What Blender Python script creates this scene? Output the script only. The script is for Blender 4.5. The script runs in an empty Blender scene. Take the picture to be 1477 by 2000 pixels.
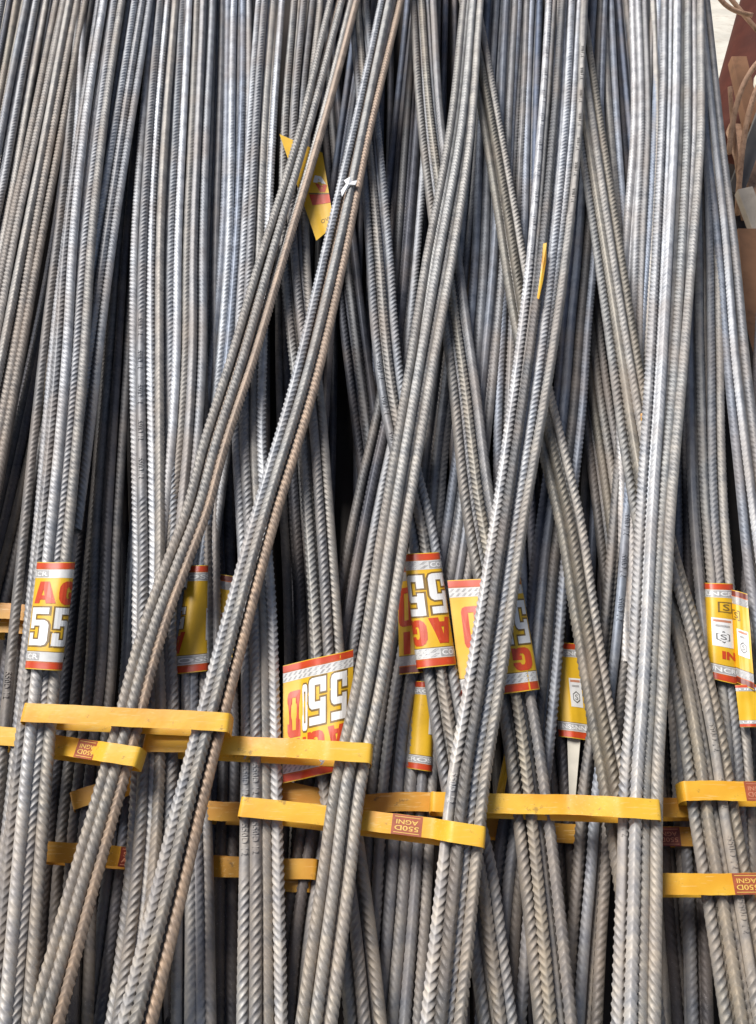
import bpy, bmesh, math, random
import numpy as np
from mathutils import Vector, Matrix

random.seed(11)
rng = np.random.default_rng(11)
S = bpy.context.scene
COL = S.collection
R = math.radians

# ------------------------------------------------------------------ camera
D = 0.012                       # bar diameter (m)
FPX = 1667.0                    # focal length in pixels of the 1477 x 2000 photograph
W0, H0 = 1477.0, 2000.0
SLOPE = R(22)                   # the pile of bars leans back at this slope
TILT = R(28.4)                  # angle between the view axis and the pile's normal
T0 = np.array([0, math.cos(SLOPE), math.sin(SLOPE)])      # up the slope
N0 = np.array([0, -math.sin(SLOPE), math.cos(SLOPE)])     # out of the pile
FW = -N0 * math.cos(TILT) + T0 * math.sin(TILT)
UPV = T0 * math.cos(TILT) + N0 * math.sin(TILT)
RT = np.array([1.0, 0, 0])
P0 = np.array([0, 0, 0.80])     # where the view axis meets the front layer
HREF = 13.0                     # height (in bar diameters) of the front layer
CAM = P0 - FW * 1.039

cam_d = bpy.data.cameras.new('camera')
cam = bpy.data.objects.new('camera', cam_d)
COL.objects.link(cam)
cam.matrix_world = Matrix(((RT[0], UPV[0], -FW[0], CAM[0]),
                           (RT[1], UPV[1], -FW[1], CAM[1]),
                           (RT[2], UPV[2], -FW[2], CAM[2]),
                           (0, 0, 0, 1)))
cam_d.sensor_fit = 'VERTICAL'
cam_d.angle = 2 * math.atan(1000.0 / FPX)
cam_d.clip_start = 0.02
cam_d.clip_end = 3000
S.camera = cam

# ------------------------------------------------------------------ light
_sd = N0 * .85 - RT * .52 + T0 * .66          # high over the pile, a little from the left and from up the slope
_sd /= np.linalg.norm(_sd)
SUN_EL, SUN_AZ = math.asin(_sd[2]), math.atan2(_sd[0], _sd[1])   # azimuth from +Y (away from the camera) towards +X
wd = bpy.data.worlds.new('World'); S.world = wd; wd.use_nodes = True
nt = wd.node_tree
sky = nt.nodes.new('ShaderNodeTexSky'); sky.sky_type = 'NISHITA'; sky.sun_disc = False
sky.sun_elevation = SUN_EL; sky.sun_rotation = SUN_AZ
sky.dust_density = 3.0; sky.ozone_density = 0.6; sky.air_density = 1.0
bg = nt.nodes['Background']; bg.inputs['Strength'].default_value = 0.062
nt.links.new(sky.outputs[0], bg.inputs[0])
sun_d = bpy.data.lights.new('sun', 'SUN'); sun_d.energy = 3.6; sun_d.angle = R(28)
sun_d.color = (1.0, 0.99, 0.975)
sun = bpy.data.objects.new('sun', sun_d); COL.objects.link(sun)
sd = Vector((math.sin(SUN_AZ) * math.cos(SUN_EL), math.cos(SUN_AZ) * math.cos(SUN_EL), math.sin(SUN_EL)))
sun.rotation_euler = (-sd).to_track_quat('-Z', 'Y').to_euler()
S.view_settings.view_transform = 'Standard'
S.view_settings.look = 'None'
S.view_settings.exposure = 0.2
S.view_settings.gamma = 1.0


def unproj(px, py, h):
    """world point seen at photo pixel (px, py) on the slope plane h bar diameters above the pile's floor"""
    px = np.asarray(px, float); py = np.asarray(py, float); h = np.asarray(h, float)
    d = FW + ((px - W0 / 2) / FPX)[..., None] * RT + ((H0 / 2 - py) / FPX)[..., None] * UPV
    t = ((h - HREF) * D + (P0 - CAM) @ N0) / (d @ N0)
    return CAM + d * t[..., None]


# ------------------------------------------------------------------ materials
def mat(name, col=(.5, .5, .5), rough=.5, metal=0., spec=.5):
    m = bpy.data.materials.new(name); m.use_nodes = True
    b = m.node_tree.nodes['Principled BSDF']
    b.inputs['Base Color'].default_value = (*col, 1)
    b.inputs['Roughness'].default_value = rough
    b.inputs['Metallic'].default_value = metal
    b.inputs['Specular IOR Level'].default_value = spec
    return m, m.node_tree, b


def noise(nt, scale, detail=4, rough=.6, src='Object', stretch=None):
    tc = nt.nodes.new('ShaderNodeTexCoord')
    n = nt.nodes.new('ShaderNodeTexNoise')
    n.inputs['Scale'].default_value = scale; n.inputs['Detail'].default_value = detail
    n.inputs['Roughness'].default_value = rough
    if stretch:
        mp = nt.nodes.new('ShaderNodeMapping'); mp.inputs['Scale'].default_value = stretch
        nt.links.new(tc.outputs[src], mp.inputs[0]); nt.links.new(mp.outputs[0], n.inputs['Vector'])
    else:
        nt.links.new(tc.outputs[src], n.inputs['Vector'])
    return n


def ramp(nt, src, p0, p1, c0=(0, 0, 0), c1=(1, 1, 1)):
    r = nt.nodes.new('ShaderNodeValToRGB')
    r.color_ramp.elements[0].position = p0; r.color_ramp.elements[1].position = p1
    r.color_ramp.elements[0].color = (*c0, 1); r.color_ramp.elements[1].color = (*c1, 1)
    nt.links.new(src, r.inputs[0]); return r


def mix(nt, fac, a, b, mode='MIX'):
    m = nt.nodes.new('ShaderNodeMix'); m.data_type = 'RGBA'; m.blend_type = mode
    for s, v in ((0, fac), (6, a), (7, b)):
        if hasattr(v, 'is_linked') or hasattr(v, 'links'):
            nt.links.new(v, m.inputs[s])
        elif s == 0:
            m.inputs[0].default_value = v
        else:
            m.inputs[s].default_value = (*v, 1)
    return m.outputs[2]


# steel: the colour of each bar is its object colour, with mill-scale mottling, dust and rust
M_STEEL, t, b = mat('mill_steel', rough=.6, metal=.15)
oi = t.nodes.new('ShaderNodeObjectInfo')
n1 = noise(t, 55, 5, .65); n2 = noise(t, 9, 3, .6); n3 = noise(t, 900, 2, .5)
c = mix(t, .75, oi.outputs['Color'], ramp(t, n1.outputs[0], .3, .7, (.48, .49, .52), (1.34, 1.31, 1.27)).outputs[0], 'MULTIPLY')
dust = ramp(t, n2.outputs[0], .46, .68)
dm = t.nodes.new('ShaderNodeMath'); dm.operation = 'MULTIPLY'; dm.inputs[1].default_value = .34
t.links.new(dust.outputs[0], dm.inputs[0])
geo = t.nodes.new('ShaderNodeNewGeometry')          # warmer tint towards the lower ends of the bars
vm = t.nodes.new('ShaderNodeVectorMath'); vm.operation = 'DOT_PRODUCT'; vm.inputs[1].default_value = tuple(T0)
t.links.new(geo.outputs['Position'], vm.inputs[0])
mg = t.nodes.new('ShaderNodeMapRange'); c0 = float(P0 @ T0)
mg.inputs[1].default_value = c0 + .25; mg.inputs[2].default_value = c0 - .45
mg.inputs[3].default_value = 0; mg.inputs[4].default_value = .7
t.links.new(vm.outputs['Value'], mg.inputs[0])
warm_low = t.nodes.new('ShaderNodeMath'); warm_low.operation = 'MULTIPLY'
t.links.new(mg.outputs[0], warm_low.inputs[0]); t.links.new(ramp(t, n1.outputs[0], .25, .62).outputs[0], warm_low.inputs[1])
c = mix(t, warm_low.outputs[0], c, mix(t, 1.0, c, (1.08, .95, .76), 'MULTIPLY'))
c = mix(t, dm.outputs[0], c, (.36, .27, .20))
spk = ramp(t, n3.outputs[0], .66, .72)
sm = t.nodes.new('ShaderNodeMath'); sm.operation = 'MULTIPLY'; sm.inputs[1].default_value = .35
t.links.new(spk.outputs[0], sm.inputs[0])
c = mix(t, sm.outputs[0], c, (.75, .73, .7))
t.links.new(c, b.inputs['Base Color'])
rr = t.nodes.new('ShaderNodeMapRange'); rr.inputs[3].default_value = .46; rr.inputs[4].default_value = .72
t.links.new(n1.outputs[0], rr.inputs[0]); t.links.new(rr.outputs[0], b.inputs['Roughness'])
mr = t.nodes.new('ShaderNodeMapRange'); mr.inputs[3].default_value = .42; mr.inputs[4].default_value = .08
t.links.new(dm.outputs[0], mr.inputs[0]); mr.inputs[2].default_value = .45
t.links.new(mr.outputs[0], b.inputs['Metallic'])
bp = t.nodes.new('ShaderNodeBump'); bp.inputs['Strength'].default_value = .25; bp.inputs['Distance'].default_value = .0006
t.links.new(n1.outputs[0], bp.inputs['Height']); t.links.new(bp.outputs[0], b.inputs['Normal'])


def plain_mat(name, col, rough, var=.25, scale=60, dirt=None, spec=.5, dirt_amt=.5, dirt_th=(.6, .68), bump=0., bscale=200):
    m, t, b = mat(name, col, rough, 0, spec)
    n = noise(t, scale, 4, .6)
    lo = tuple(x * (1 - var) for x in col); hi = tuple(min(1, x * (1 + var)) for x in col)
    c = ramp(t, n.outputs[0], .3, .7, lo, hi).outputs[0]
    if dirt:
        d = noise(t, scale * 3.1, 6, .7)
        r = ramp(t, d.outputs[0], dirt_th[0], dirt_th[1])
        mm = t.nodes.new('ShaderNodeMath'); mm.operation = 'MULTIPLY'; mm.inputs[1].default_value = dirt_amt
        t.links.new(r.outputs[0], mm.inputs[0])
        c = mix(t, mm.outputs[0], c, dirt)
    t.links.new(c, b.inputs['Base Color'])
    if bump:
        bn = noise(t, bscale, 4, .6)
        bb = t.nodes.new('ShaderNodeBump'); bb.inputs['Strength'].default_value = bump
        bb.inputs['Distance'].default_value = .002
        t.links.new(bn.outputs[0], bb.inputs['Height']); t.links.new(bb.outputs[0], b.inputs['Normal'])
    return m


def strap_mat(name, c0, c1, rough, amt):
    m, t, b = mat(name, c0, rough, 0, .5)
    n = noise(t, 14, 3, .5); c = ramp(t, n.outputs[0], .35, .66, c0, c1).outputs[0]  # orange-to-yellow noise stands in for how light varies along the bands
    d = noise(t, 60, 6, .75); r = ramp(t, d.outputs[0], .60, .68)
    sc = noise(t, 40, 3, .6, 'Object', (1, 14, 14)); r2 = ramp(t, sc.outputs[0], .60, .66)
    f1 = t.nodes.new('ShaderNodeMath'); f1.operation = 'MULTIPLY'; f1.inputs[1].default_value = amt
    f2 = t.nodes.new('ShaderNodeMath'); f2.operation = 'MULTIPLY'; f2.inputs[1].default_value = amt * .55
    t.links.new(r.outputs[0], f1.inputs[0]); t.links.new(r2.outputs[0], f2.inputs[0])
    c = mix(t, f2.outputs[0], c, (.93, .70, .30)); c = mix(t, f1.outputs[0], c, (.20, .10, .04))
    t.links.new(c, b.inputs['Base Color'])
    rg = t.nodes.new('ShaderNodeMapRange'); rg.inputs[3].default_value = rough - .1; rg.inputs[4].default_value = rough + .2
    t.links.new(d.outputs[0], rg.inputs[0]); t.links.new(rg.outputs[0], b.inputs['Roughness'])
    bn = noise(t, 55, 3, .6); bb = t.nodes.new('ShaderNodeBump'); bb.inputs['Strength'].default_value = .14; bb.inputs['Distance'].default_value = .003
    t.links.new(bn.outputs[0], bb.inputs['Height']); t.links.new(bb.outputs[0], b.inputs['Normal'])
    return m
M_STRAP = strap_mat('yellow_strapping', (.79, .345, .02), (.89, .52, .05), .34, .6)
M_STRAP_SHADE = strap_mat('shade_strapping', (.58, .23, .015), (.70, .36, .04), .42, .75)  # darker copy for the back bands: their shade is in the colour
M_PATCH = plain_mat('red_patch', (.40, .10, .045), .38, .2, 120, (.75, .42, .3), .5, .6, (.62, .72))
M_PATCHTXT = plain_mat('yellow_print', (.85, .55, .12), .45, .1, 200)
M_PATCHTXT2 = plain_mat('pale_red_print', (.62, .25, .14), .45, .1, 200)
M_PAPER = plain_mat('yellow_paper', (.82, .48, .025), .42, .10, 25, (.40, .22, .05), .45, .45, (.64, .73), .10, 60)
M_PAPER_BACK = plain_mat('paper_back', (.74, .68, .56), .6, .08, 60)
M_RED = plain_mat('red_ink', (.64, .07, .02), .36, .12, 60, (.85, .3, .15), .5, .3, (.62, .72))
M_DKRED = plain_mat('dark_red_ink', (.20, .035, .02), .4, .15, 60)
M_WHITE = plain_mat('white_ink', (.86, .84, .80), .36, .05, 60)
M_BLACK = plain_mat('black_ink', (.05, .045, .03), .45, .2, 60)
M_OUT = plain_mat('outline_ink', (.22, .13, .03), .45, .2, 60)
M_GREY = plain_mat('grey_print', (.45, .43, .41), .4, .25, 240)
M_LGREY = plain_mat('light_grey_print', (.72, .70, .66), .4, .1, 100)
M_DGREY = plain_mat('dark_grey_print', (.16, .15, .14), .42, .2, 100)
M_PLASTIC = plain_mat('white_plastic', (.82, .82, .82), .4, .06, 60)
M_DIRT = plain_mat('dry_dirt', (.70, .65, .55), .95, .15, 3, (.45, .36, .27), .3, .6, (.5, .7), .5, 40)
M_GAP_SHADE = plain_mat('gap_shade', (.032, .024, .02), .85, .4, 12, (.02, .014, .012))  # near black: puts the shade of the gaps into the colour
M_RUSTBEAM = plain_mat('red_oxide_steel', (.075, .018, .010), .75, .3, 14, (.16, .07, .04), .2, .35, (.55, .75), .12, 60)
M_RUSTROD = plain_mat('rusty_rod', (.46, .28, .18), .7, .3, 30, (.16, .07, .04), .3, .6, (.5, .65), .3, 200)
M_GREYSTEEL = plain_mat('weathered_flat_steel', (.13, .12, .11), .55, .25, 14, (.25, .15, .09), .5, .5, (.55, .7), .1, 80)
M_TAN = plain_mat('tan_timber', (.25, .125, .065), .75, .25, 9, (.14, .07, .04), .3, .6, (.55, .7), .2, 60)
M_STONE = plain_mat('pale_stone', (.52, .45, .37), .85, .2, 12, (.3, .22, .17), .3, .5, (.5, .7), .4, 50)


# ------------------------------------------------------------------ object helpers
def meshobj(name, V, F, m, parent=None, smooth=False, origin=None, color=None):
    """V (n,3) array in world space, F list of index tuples or (k,4) array"""
    V = np.asarray(V, float)
    org = np.zeros(3)
    if parent is not None:
        org = np.array(parent['_o']) if '_o' in parent else org
    elif origin is not None:
        org = np.asarray(origin, float)
    me = bpy.data.meshes.new(name)
    L = (V - org)
    if isinstance(F, np.ndarray):
        k = F.shape[1]
        me.vertices.add(len(L)); me.vertices.foreach_set('co', L.astype(np.float32).ravel())
        me.loops.add(F.size); me.loops.foreach_set('vertex_index', F.astype(np.int32).ravel())
        me.polygons.add(len(F))
        me.polygons.foreach_set('loop_start', np.arange(0, F.size, k, dtype=np.int32))
        me.polygons.foreach_set('loop_total', np.full(len(F), k, dtype=np.int32))
        me.update(calc_edges=True)
    else:
        me.from_pydata([tuple(v) for v in L], [], F); me.update()
    if smooth:
        me.polygons.foreach_set('use_smooth', np.ones(len(me.polygons), dtype=bool))
    me.materials.append(m)
    o = bpy.data.objects.new(name, me); COL.objects.link(o)
    if parent is not None:
        o.parent = parent
    elif origin is not None:
        o.location = org
    if parent is None:
        o['_o'] = [float(x) for x in org]
    else:
        o['_o'] = [float(x) for x in org]
    if color is not None:
        o.color = (*color, 1)
    return o


def thing(name, loc, label, cat, group=None):
    e = bpy.data.objects.new(name, None); COL.objects.link(e)
    e.location = [float(x) for x in loc]; e.empty_display_size = .02
    e['_o'] = [float(x) for x in loc]
    tag(e, label, cat, group); return e


def tag(o, label, cat, group=None):
    o['label'] = label; o['category'] = cat
    if group: o['group'] = group


def hermite(y, xs, yq):
    """smooth curve x(y) through control points (monotone-limited cubic)"""
    y = np.asarray(y, float); xs = np.asarray(xs, float)
    if len(y) == 1: return np.full_like(yq, xs[0])
    h = np.diff(y); dlt = np.diff(xs) / h
    m = np.empty(len(y)); m[0], m[-1] = dlt[0], dlt[-1]
    for i in range(1, len(y) - 1):
        m[i] = (dlt[i - 1] * h[i] + dlt[i] * h[i - 1]) / (h[i] + h[i - 1])
    out = np.empty_like(yq)
    for q, v in enumerate(yq):
        if v <= y[0]: out[q] = xs[0] + m[0] * (v - y[0]); continue
        if v >= y[-1]: out[q] = xs[-1] + m[-1] * (v - y[-1]); continue
        i = np.searchsorted(y, v) - 1
        s = (v - y[i]) / h[i]
        out[q] = ((2*s**3 - 3*s**2 + 1) * xs[i] + (s**3 - 2*s**2 + s) * h[i] * m[i]
                  + (-2*s**3 + 3*s**2) * xs[i+1] + (s**3 - s**2) * h[i] * m[i+1])
    return out


# ------------------------------------------------------------------ printed lettering
_font = {}
def glyph(txt, off):
    """flat mesh of a text in the unit box (v, faces)"""
    key = (txt, off)
    if key in _font: return _font[key]
    cu = bpy.data.curves.new('lettering', 'FONT'); cu.body = txt; cu.size = 1; cu.offset = off
    cu.resolution_u = 3; cu.dimensions = '2D'; cu.fill_mode = 'BOTH'
    ob = bpy.data.objects.new('lettering', cu); COL.objects.link(ob)
    bpy.context.view_layer.update()
    dg = bpy.context.evaluated_depsgraph_get()
    me = bpy.data.meshes.new_from_object(ob.evaluated_get(dg))
    bm = bmesh.new(); bm.from_mesh(me)
    bmesh.ops.triangulate(bm, faces=bm.faces)
    V = np.array([v.co[:2] for v in bm.verts]); 
    F = [tuple(v.index for v in f.verts) for f in bm.faces]
    bm.free(); bpy.data.meshes.remove(me); bpy.data.objects.remove(ob); bpy.data.curves.remove(cu)
    lo, hi = V.min(0), V.max(0)
    _font[key] = ((V - lo) / (hi - lo), F, (hi - lo))
    return _font[key]


# ------------------------------------------------------------------ a ribbed bar
def bar_mesh(P, Xl, spread, lat, dep, roll, pitch, wob, dia=1.0, smooth_zones=(), ypix=None, lod=0):
    """P (m,3) centre line of the bundle (from top to bottom); returns V, F of one deformed bar"""
    m = len(P)
    off = wob[0] + lat * spread
    C = P + Xl * (off * D)[:, None] + N0[None] * ((dep + wob[1]) * D)[:, None]
    seg = np.linalg.norm(np.diff(C, axis=0), axis=1)
    s = np.concatenate([[0], np.cumsum(seg)]); Ltot = s[-1]
    r0 = .47 * D * dia
    half = np.radians([0, 13, 42, 75, 105, 138, 167])
    phm = np.concatenate([half, math.pi + half])
    wt = np.array([0, .40, .95, 1, 1, .95, .40])
    wt = np.concatenate([wt, wt])
    lr = np.zeros(14); lr[0] = lr[7] = .075
    # material angles that can be seen from the front, in order around the bar
    a = (phm + roll + math.pi) % (2 * math.pi) - math.pi       # angle from the pile's normal
    order = np.argsort(a)
    keep = [k for k in order if abs(a[k]) < R(105 if lod == 0 else 97)]
    phk, ak, wk, lk = phm[keep], a[keep], wt[keep], lr[keep]
    tri = np.abs((phk + math.pi) % (2 * math.pi) - math.pi)
    pt = pitch * D
    nr = int(Ltot / pt)
    # rib section along the bar (from the lower end of the rib up): steep lower flank, rounded crest, gentler upper flank
    if lod == 0:
        fr = np.array([0., .12, .28, .46]); hh = np.array([.0, .95, 1., .03])
    elif lod == 1:
        fr = np.array([0., .24, .54]); hh = np.array([.0, 1., .04])
    else:
        nr = max(4, int(nr / 6)); pt = pt * 6; fr = np.array([0., .5]); hh = np.array([0., 0.])
    fr = 1 - fr[::-1]; hh = hh[::-1]                   # the centre line is drawn from the top down
    base = (np.arange(nr)[:, None] + fr[None]).ravel() * pt
    base = base + rng.uniform(0, pt)
    hr = np.tile(hh, nr)
    k = 1.08
    sv = base[:, None] + k * r0 * (tri[None] - math.pi / 2)
    sv = np.clip(sv, 0, Ltot)
    rib = np.ones_like(sv)
    for (ya, yb) in smooth_zones:
        yv = np.interp(sv, s, ypix)
        rib = np.where((yv > ya) & (yv < yb), .10, rib)
    Cx = np.stack([np.interp(sv, s, C[:, i]) for i in range(3)], -1)
    Xx = np.stack([np.interp(sv, s, Xl[:, i]) for i in range(3)], -1)
    jit = 1 + .12 * np.sin(base * 37)[:, None]
    rad = r0 * (1 + .17 * hr[:, None] * wk[None] * rib * jit + lk[None] * 1.5)
    V = Cx + rad[..., None] * (np.cos(ak)[None, :, None] * N0 + np.sin(ak)[None, :, None] * Xx)
    nR, nA = sv.shape
    V = V.reshape(-1, 3)
    i = np.arange(nR - 1)[:, None] * nA + np.arange(nA - 1)[None]
    F = np.stack([i, i + 1, i + nA + 1, i + nA], -1).reshape(-1, 4)
    # plain back half
    nb = max(6, int(Ltot / .03)); sb = np.linspace(0, Ltot, nb)
    ab = np.radians(np.linspace(88, 272, 5))
    Cb = np.stack([np.interp(sb, s, C[:, i2]) for i2 in range(3)], -1)
    Xb = np.stack([np.interp(sb, s, Xl[:, i2]) for i2 in range(3)], -1)
    Vb = Cb[:, None] + r0 * (np.cos(ab)[None, :, None] * N0 + np.sin(ab)[None, :, None] * Xb[:, None])
    ib = np.arange(nb - 1)[:, None] * 5 + np.arange(4)[None] + len(V)
    Fb = np.stack([ib, ib + 1, ib + 6, ib + 5], -1).reshape(-1, 4)
    V = np.concatenate([V, Vb.reshape(-1, 3)]); F = np.concatenate([F, Fb])
    return V, F, (s, C, r0)


def emboss(root, path, Xl, yq, ya, yb, m, color, txt):
    """raised rolled-in characters along the smooth stretch of a bar"""
    s, C, r0 = path
    sa, sb = np.interp(ya, yq, s), np.interp(yb, yq, s)
    G, GF, size = glyph(txt, .012)
    ln = size[0] / size[1] * r0 * 1.15
    edges = {}
    for f in GF:
        for i in range(len(f)):
            e = (f[i], f[(i + 1) % len(f)]); k = tuple(sorted(e)); edges.setdefault(k, []).append(e)
    rim = [v[0] for v in edges.values() if len(v) == 1]
    pos = sa + ln * .3
    while pos + ln < sb:
        sv = pos + G[:, 0] * ln; an = (G[:, 1] - .5) * 1.15
        Cx = np.stack([np.interp(sv, s, C[:, i]) for i in range(3)], -1)
        Xx = np.stack([np.interp(sv, s, Xl[:, i]) for i in range(3)], -1)
        dr = np.cos(an)[:, None] * N0 + np.sin(an)[:, None] * Xx
        n = len(G)
        V = np.concatenate([Cx + dr * (r0 * 1.16), Cx + dr * (r0 * .97)])
        F = list(GF) + [(a, b_, b_ + n, a + n) for a, b_ in rim]
        o = meshobj('embossed_mark', V, F, m, root, False, color=color)
        pos += ln * 1.9


TINT = {  # dk, mg, ol, du: darkened, putting some deep-layer shade into the bar colour
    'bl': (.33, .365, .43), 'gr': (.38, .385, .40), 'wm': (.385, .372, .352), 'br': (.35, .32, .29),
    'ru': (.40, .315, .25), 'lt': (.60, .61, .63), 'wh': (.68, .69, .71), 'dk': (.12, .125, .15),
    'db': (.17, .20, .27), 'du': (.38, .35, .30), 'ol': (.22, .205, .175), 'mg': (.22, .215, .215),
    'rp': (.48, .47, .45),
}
ROLL = {'/': R(-90), '\\': R(90), 'V': R(180), 'A': R(0)}
BUNDLE = {}


def bundle(key, h, n, tints, pts, label, spread=None, rows=2, pitch=.66, rolls=None, dia=1.0,
           zones=None, hs=None, group='bundles of ribbed steel bars', arch=.3, loose=1.0, zig=0.):
    ys = [p[1] for p in pts]; xs = [p[0] for p in pts]
    y0 = -100 if ys[0] <= 0 else ys[0]
    y1 = 2110 if ys[-1] >= 2000 else ys[-1]
    yq = np.linspace(y0, y1, 240)
    xq = hermite(ys, xs, yq)
    hq = np.full_like(yq, h) if hs is None else np.interp(yq, [a for a, _ in hs], [v for _, v in hs])
    if hs is not None:
        kern = np.hanning(31); kern /= kern.sum()
        hq = np.convolve(np.pad(hq, 15, mode='edge'), kern, 'valid')
    P = unproj(xq, yq, hq)
    # even out along the arc
    seg = np.linalg.norm(np.diff(P, axis=0), axis=1); s = np.concatenate([[0], np.cumsum(seg)])
    sq = np.linspace(0, s[-1], 300)
    P = np.stack([np.interp(sq, s, P[:, i]) for i in range(3)], -1); yq = np.interp(sq, s, yq)
    T = np.gradient(P, axis=0); T /= np.linalg.norm(T, axis=1)[:, None]
    Xl = np.cross(-T, N0); Xl /= np.linalg.norm(Xl, axis=1)[:, None]
    if Xl[0, 0] < 0: Xl = -Xl
    sp = spread or [(0, 1.12), (2000, 1.04)]
    spq = np.interp(yq, [a for a, _ in sp], [v for _, v in sp])
    # a narrower stack of bars keeps its true bar width but opens up where the bundle fans out
    root = thing('rebar_bundle', P[-1] - N0 * D, label, 'rebar bundle', group)
    root['_key'] = key
    slots = []
    for i in range(n):
        q = 0 if n == 1 else 2 * i / (n - 1) - 1
        slots.append((i - (n - 1) / 2, .43 - arch * q * q + zig * (1 if i % 2 else -1), 0))
    if rows > 1:
        for i in range(n - 1 if n > 2 else n):
            nn = n - 1 if n > 2 else n
            slots.append((i - (nn - 1) / 2 + .02, -.43, 1))
    if rows > 2:
        for i in range(n): slots.append((i - (n - 1) / 2, -1.2, 2))
    for j, (la, de, rw) in enumerate(slots):
        la += rng.uniform(-.07, .07); de += rng.uniform(-.09, .09)
        drift = rng.uniform(-.22, .22) if rw else rng.uniform(-.10, .10)
        ph = rng.uniform(0, 6.28, 4)
        u = sq / 1.6
        wob = (drift * (u - .5) * 2 + loose * (.13 * np.sin(u * 5 + ph[0]) + .07 * np.sin(u * 11 + ph[1])),
               loose * (.07 * np.sin(u * 6 + ph[2]) + .05 * np.sin(u * 13 + ph[3])))
        rl = rolls[j % len(rolls)] if rolls else random.choice(['/', '\\', 'V', 'A', '/', '\\'])
        roll = ROLL[rl] + rng.uniform(-.45, .45)
        z = (zones or {}).get(j, ())
        V, F, path = bar_mesh(P, Xl, spq, la, de, roll, pitch * rng.uniform(.96, 1.04), wob, dia, z, yq,
                        2 if key.startswith('deep') else (1 if rw or h < 10.1 else 0))
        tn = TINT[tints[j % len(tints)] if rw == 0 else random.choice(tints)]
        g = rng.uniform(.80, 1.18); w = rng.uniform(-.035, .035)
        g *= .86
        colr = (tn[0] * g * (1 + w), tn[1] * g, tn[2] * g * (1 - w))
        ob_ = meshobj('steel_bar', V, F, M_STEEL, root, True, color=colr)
        for (ya, yb) in z:
            emboss(ob_, path, Xl, yq, ya, yb, M_STEEL, colr, '550D 12')
    BUNDLE[key] = root
    return root


exec_parts = []
# ------------------------------------------------------------------ setting under and behind the pile
def quad_box(name, c, ax, ay, az, m, parent=None, bevel=.0):
    """box with centre c and half axes ax, ay, az"""
    c, ax, ay, az = (np.asarray(v, float) for v in (c, ax, ay, az))
    V = [c + sx * ax + sy * ay + sz * az for sz in (-1, 1) for sy in (-1, 1) for sx in (-1, 1)]
    F = [(0, 2, 3, 1), (4, 5, 7, 6), (0, 1, 5, 4), (2, 6, 7, 3), (0, 4, 6, 2), (1, 3, 7, 5)]
    o = meshobj(name, V, F, m, parent, origin=None if parent else c)
    if bevel:
        md = o.modifiers.new('bevel', 'BEVEL'); md.width = bevel; md.segments = 2
    return o


# ground: uneven dirt sheet reaching far out
def ground():
    xs = np.concatenate([-np.geomspace(400, 4, 12), np.linspace(-3, 6, 60), np.geomspace(7, 400, 12)])
    ys = np.concatenate([-np.geomspace(400, 4, 12), np.linspace(-3, 8, 70), np.geomspace(9, 400, 12)])
    X, Y = np.meshgrid(xs, ys)
    Z = .02 * np.sin(X * 3.1 + Y * 1.7) + .015 * np.sin(X * 7.3 - Y * 5.1) + rng.normal(0, .004, X.shape)
    Z = np.where((abs(X) > 8) | (abs(Y) > 9), 0, Z)
    V = np.stack([X, Y, Z], -1).reshape(-1, 3)
    nx = len(xs); i = np.arange(len(ys) - 1)[:, None] * nx + np.arange(nx - 1)[None]
    F = np.stack([i, i + 1, i + nx + 1, i + nx], -1).reshape(-1, 4)
    o = meshobj('ground', V, F, M_DIRT, None, True, origin=(0, 0, 0)); o['kind'] = 'structure'
ground()

# unseen sloping slab added to carry the pile and keep its gaps dark
bed_c = P0 - N0 * D * (HREF + 1.8) + T0 * .25
o = quad_box('added_dark_bed', bed_c + RT * -.03, RT * .62, T0 * 1.15, N0 * .03, M_GAP_SHADE)
o['kind'] = 'structure'

# ------------------------------------------------------------------ the bundles, deepest first
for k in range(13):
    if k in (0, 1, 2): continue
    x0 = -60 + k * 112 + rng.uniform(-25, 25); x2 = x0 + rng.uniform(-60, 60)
    bundle('deep%d' % k, 1.6 + (k % 2) * 1.2, 4, ['dk', 'mg', 'db'],  # dark tints add the shade of the deepest layer
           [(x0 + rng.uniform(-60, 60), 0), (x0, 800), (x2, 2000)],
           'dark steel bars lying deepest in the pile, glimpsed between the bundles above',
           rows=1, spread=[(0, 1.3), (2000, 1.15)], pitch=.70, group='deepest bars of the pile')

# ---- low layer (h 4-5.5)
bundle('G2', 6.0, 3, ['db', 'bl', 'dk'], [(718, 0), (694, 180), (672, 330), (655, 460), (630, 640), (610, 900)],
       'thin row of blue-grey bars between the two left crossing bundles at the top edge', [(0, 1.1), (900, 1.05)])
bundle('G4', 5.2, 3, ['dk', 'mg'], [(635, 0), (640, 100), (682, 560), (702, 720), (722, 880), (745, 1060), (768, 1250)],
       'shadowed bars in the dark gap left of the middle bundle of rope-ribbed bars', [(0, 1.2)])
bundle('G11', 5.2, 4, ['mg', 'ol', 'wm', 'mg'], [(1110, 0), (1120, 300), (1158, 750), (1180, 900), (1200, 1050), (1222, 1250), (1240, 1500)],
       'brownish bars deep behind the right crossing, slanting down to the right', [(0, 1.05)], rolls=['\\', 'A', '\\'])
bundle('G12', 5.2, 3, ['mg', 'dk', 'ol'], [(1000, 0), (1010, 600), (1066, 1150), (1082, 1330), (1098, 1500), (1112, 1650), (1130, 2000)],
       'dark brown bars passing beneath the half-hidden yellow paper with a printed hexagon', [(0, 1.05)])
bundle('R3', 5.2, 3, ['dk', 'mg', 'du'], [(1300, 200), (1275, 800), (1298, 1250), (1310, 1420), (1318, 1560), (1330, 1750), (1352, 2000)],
       'dark bars just right of the white right-hand bundle, under the narrow orange bands', [(0, 1.15)])
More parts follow.
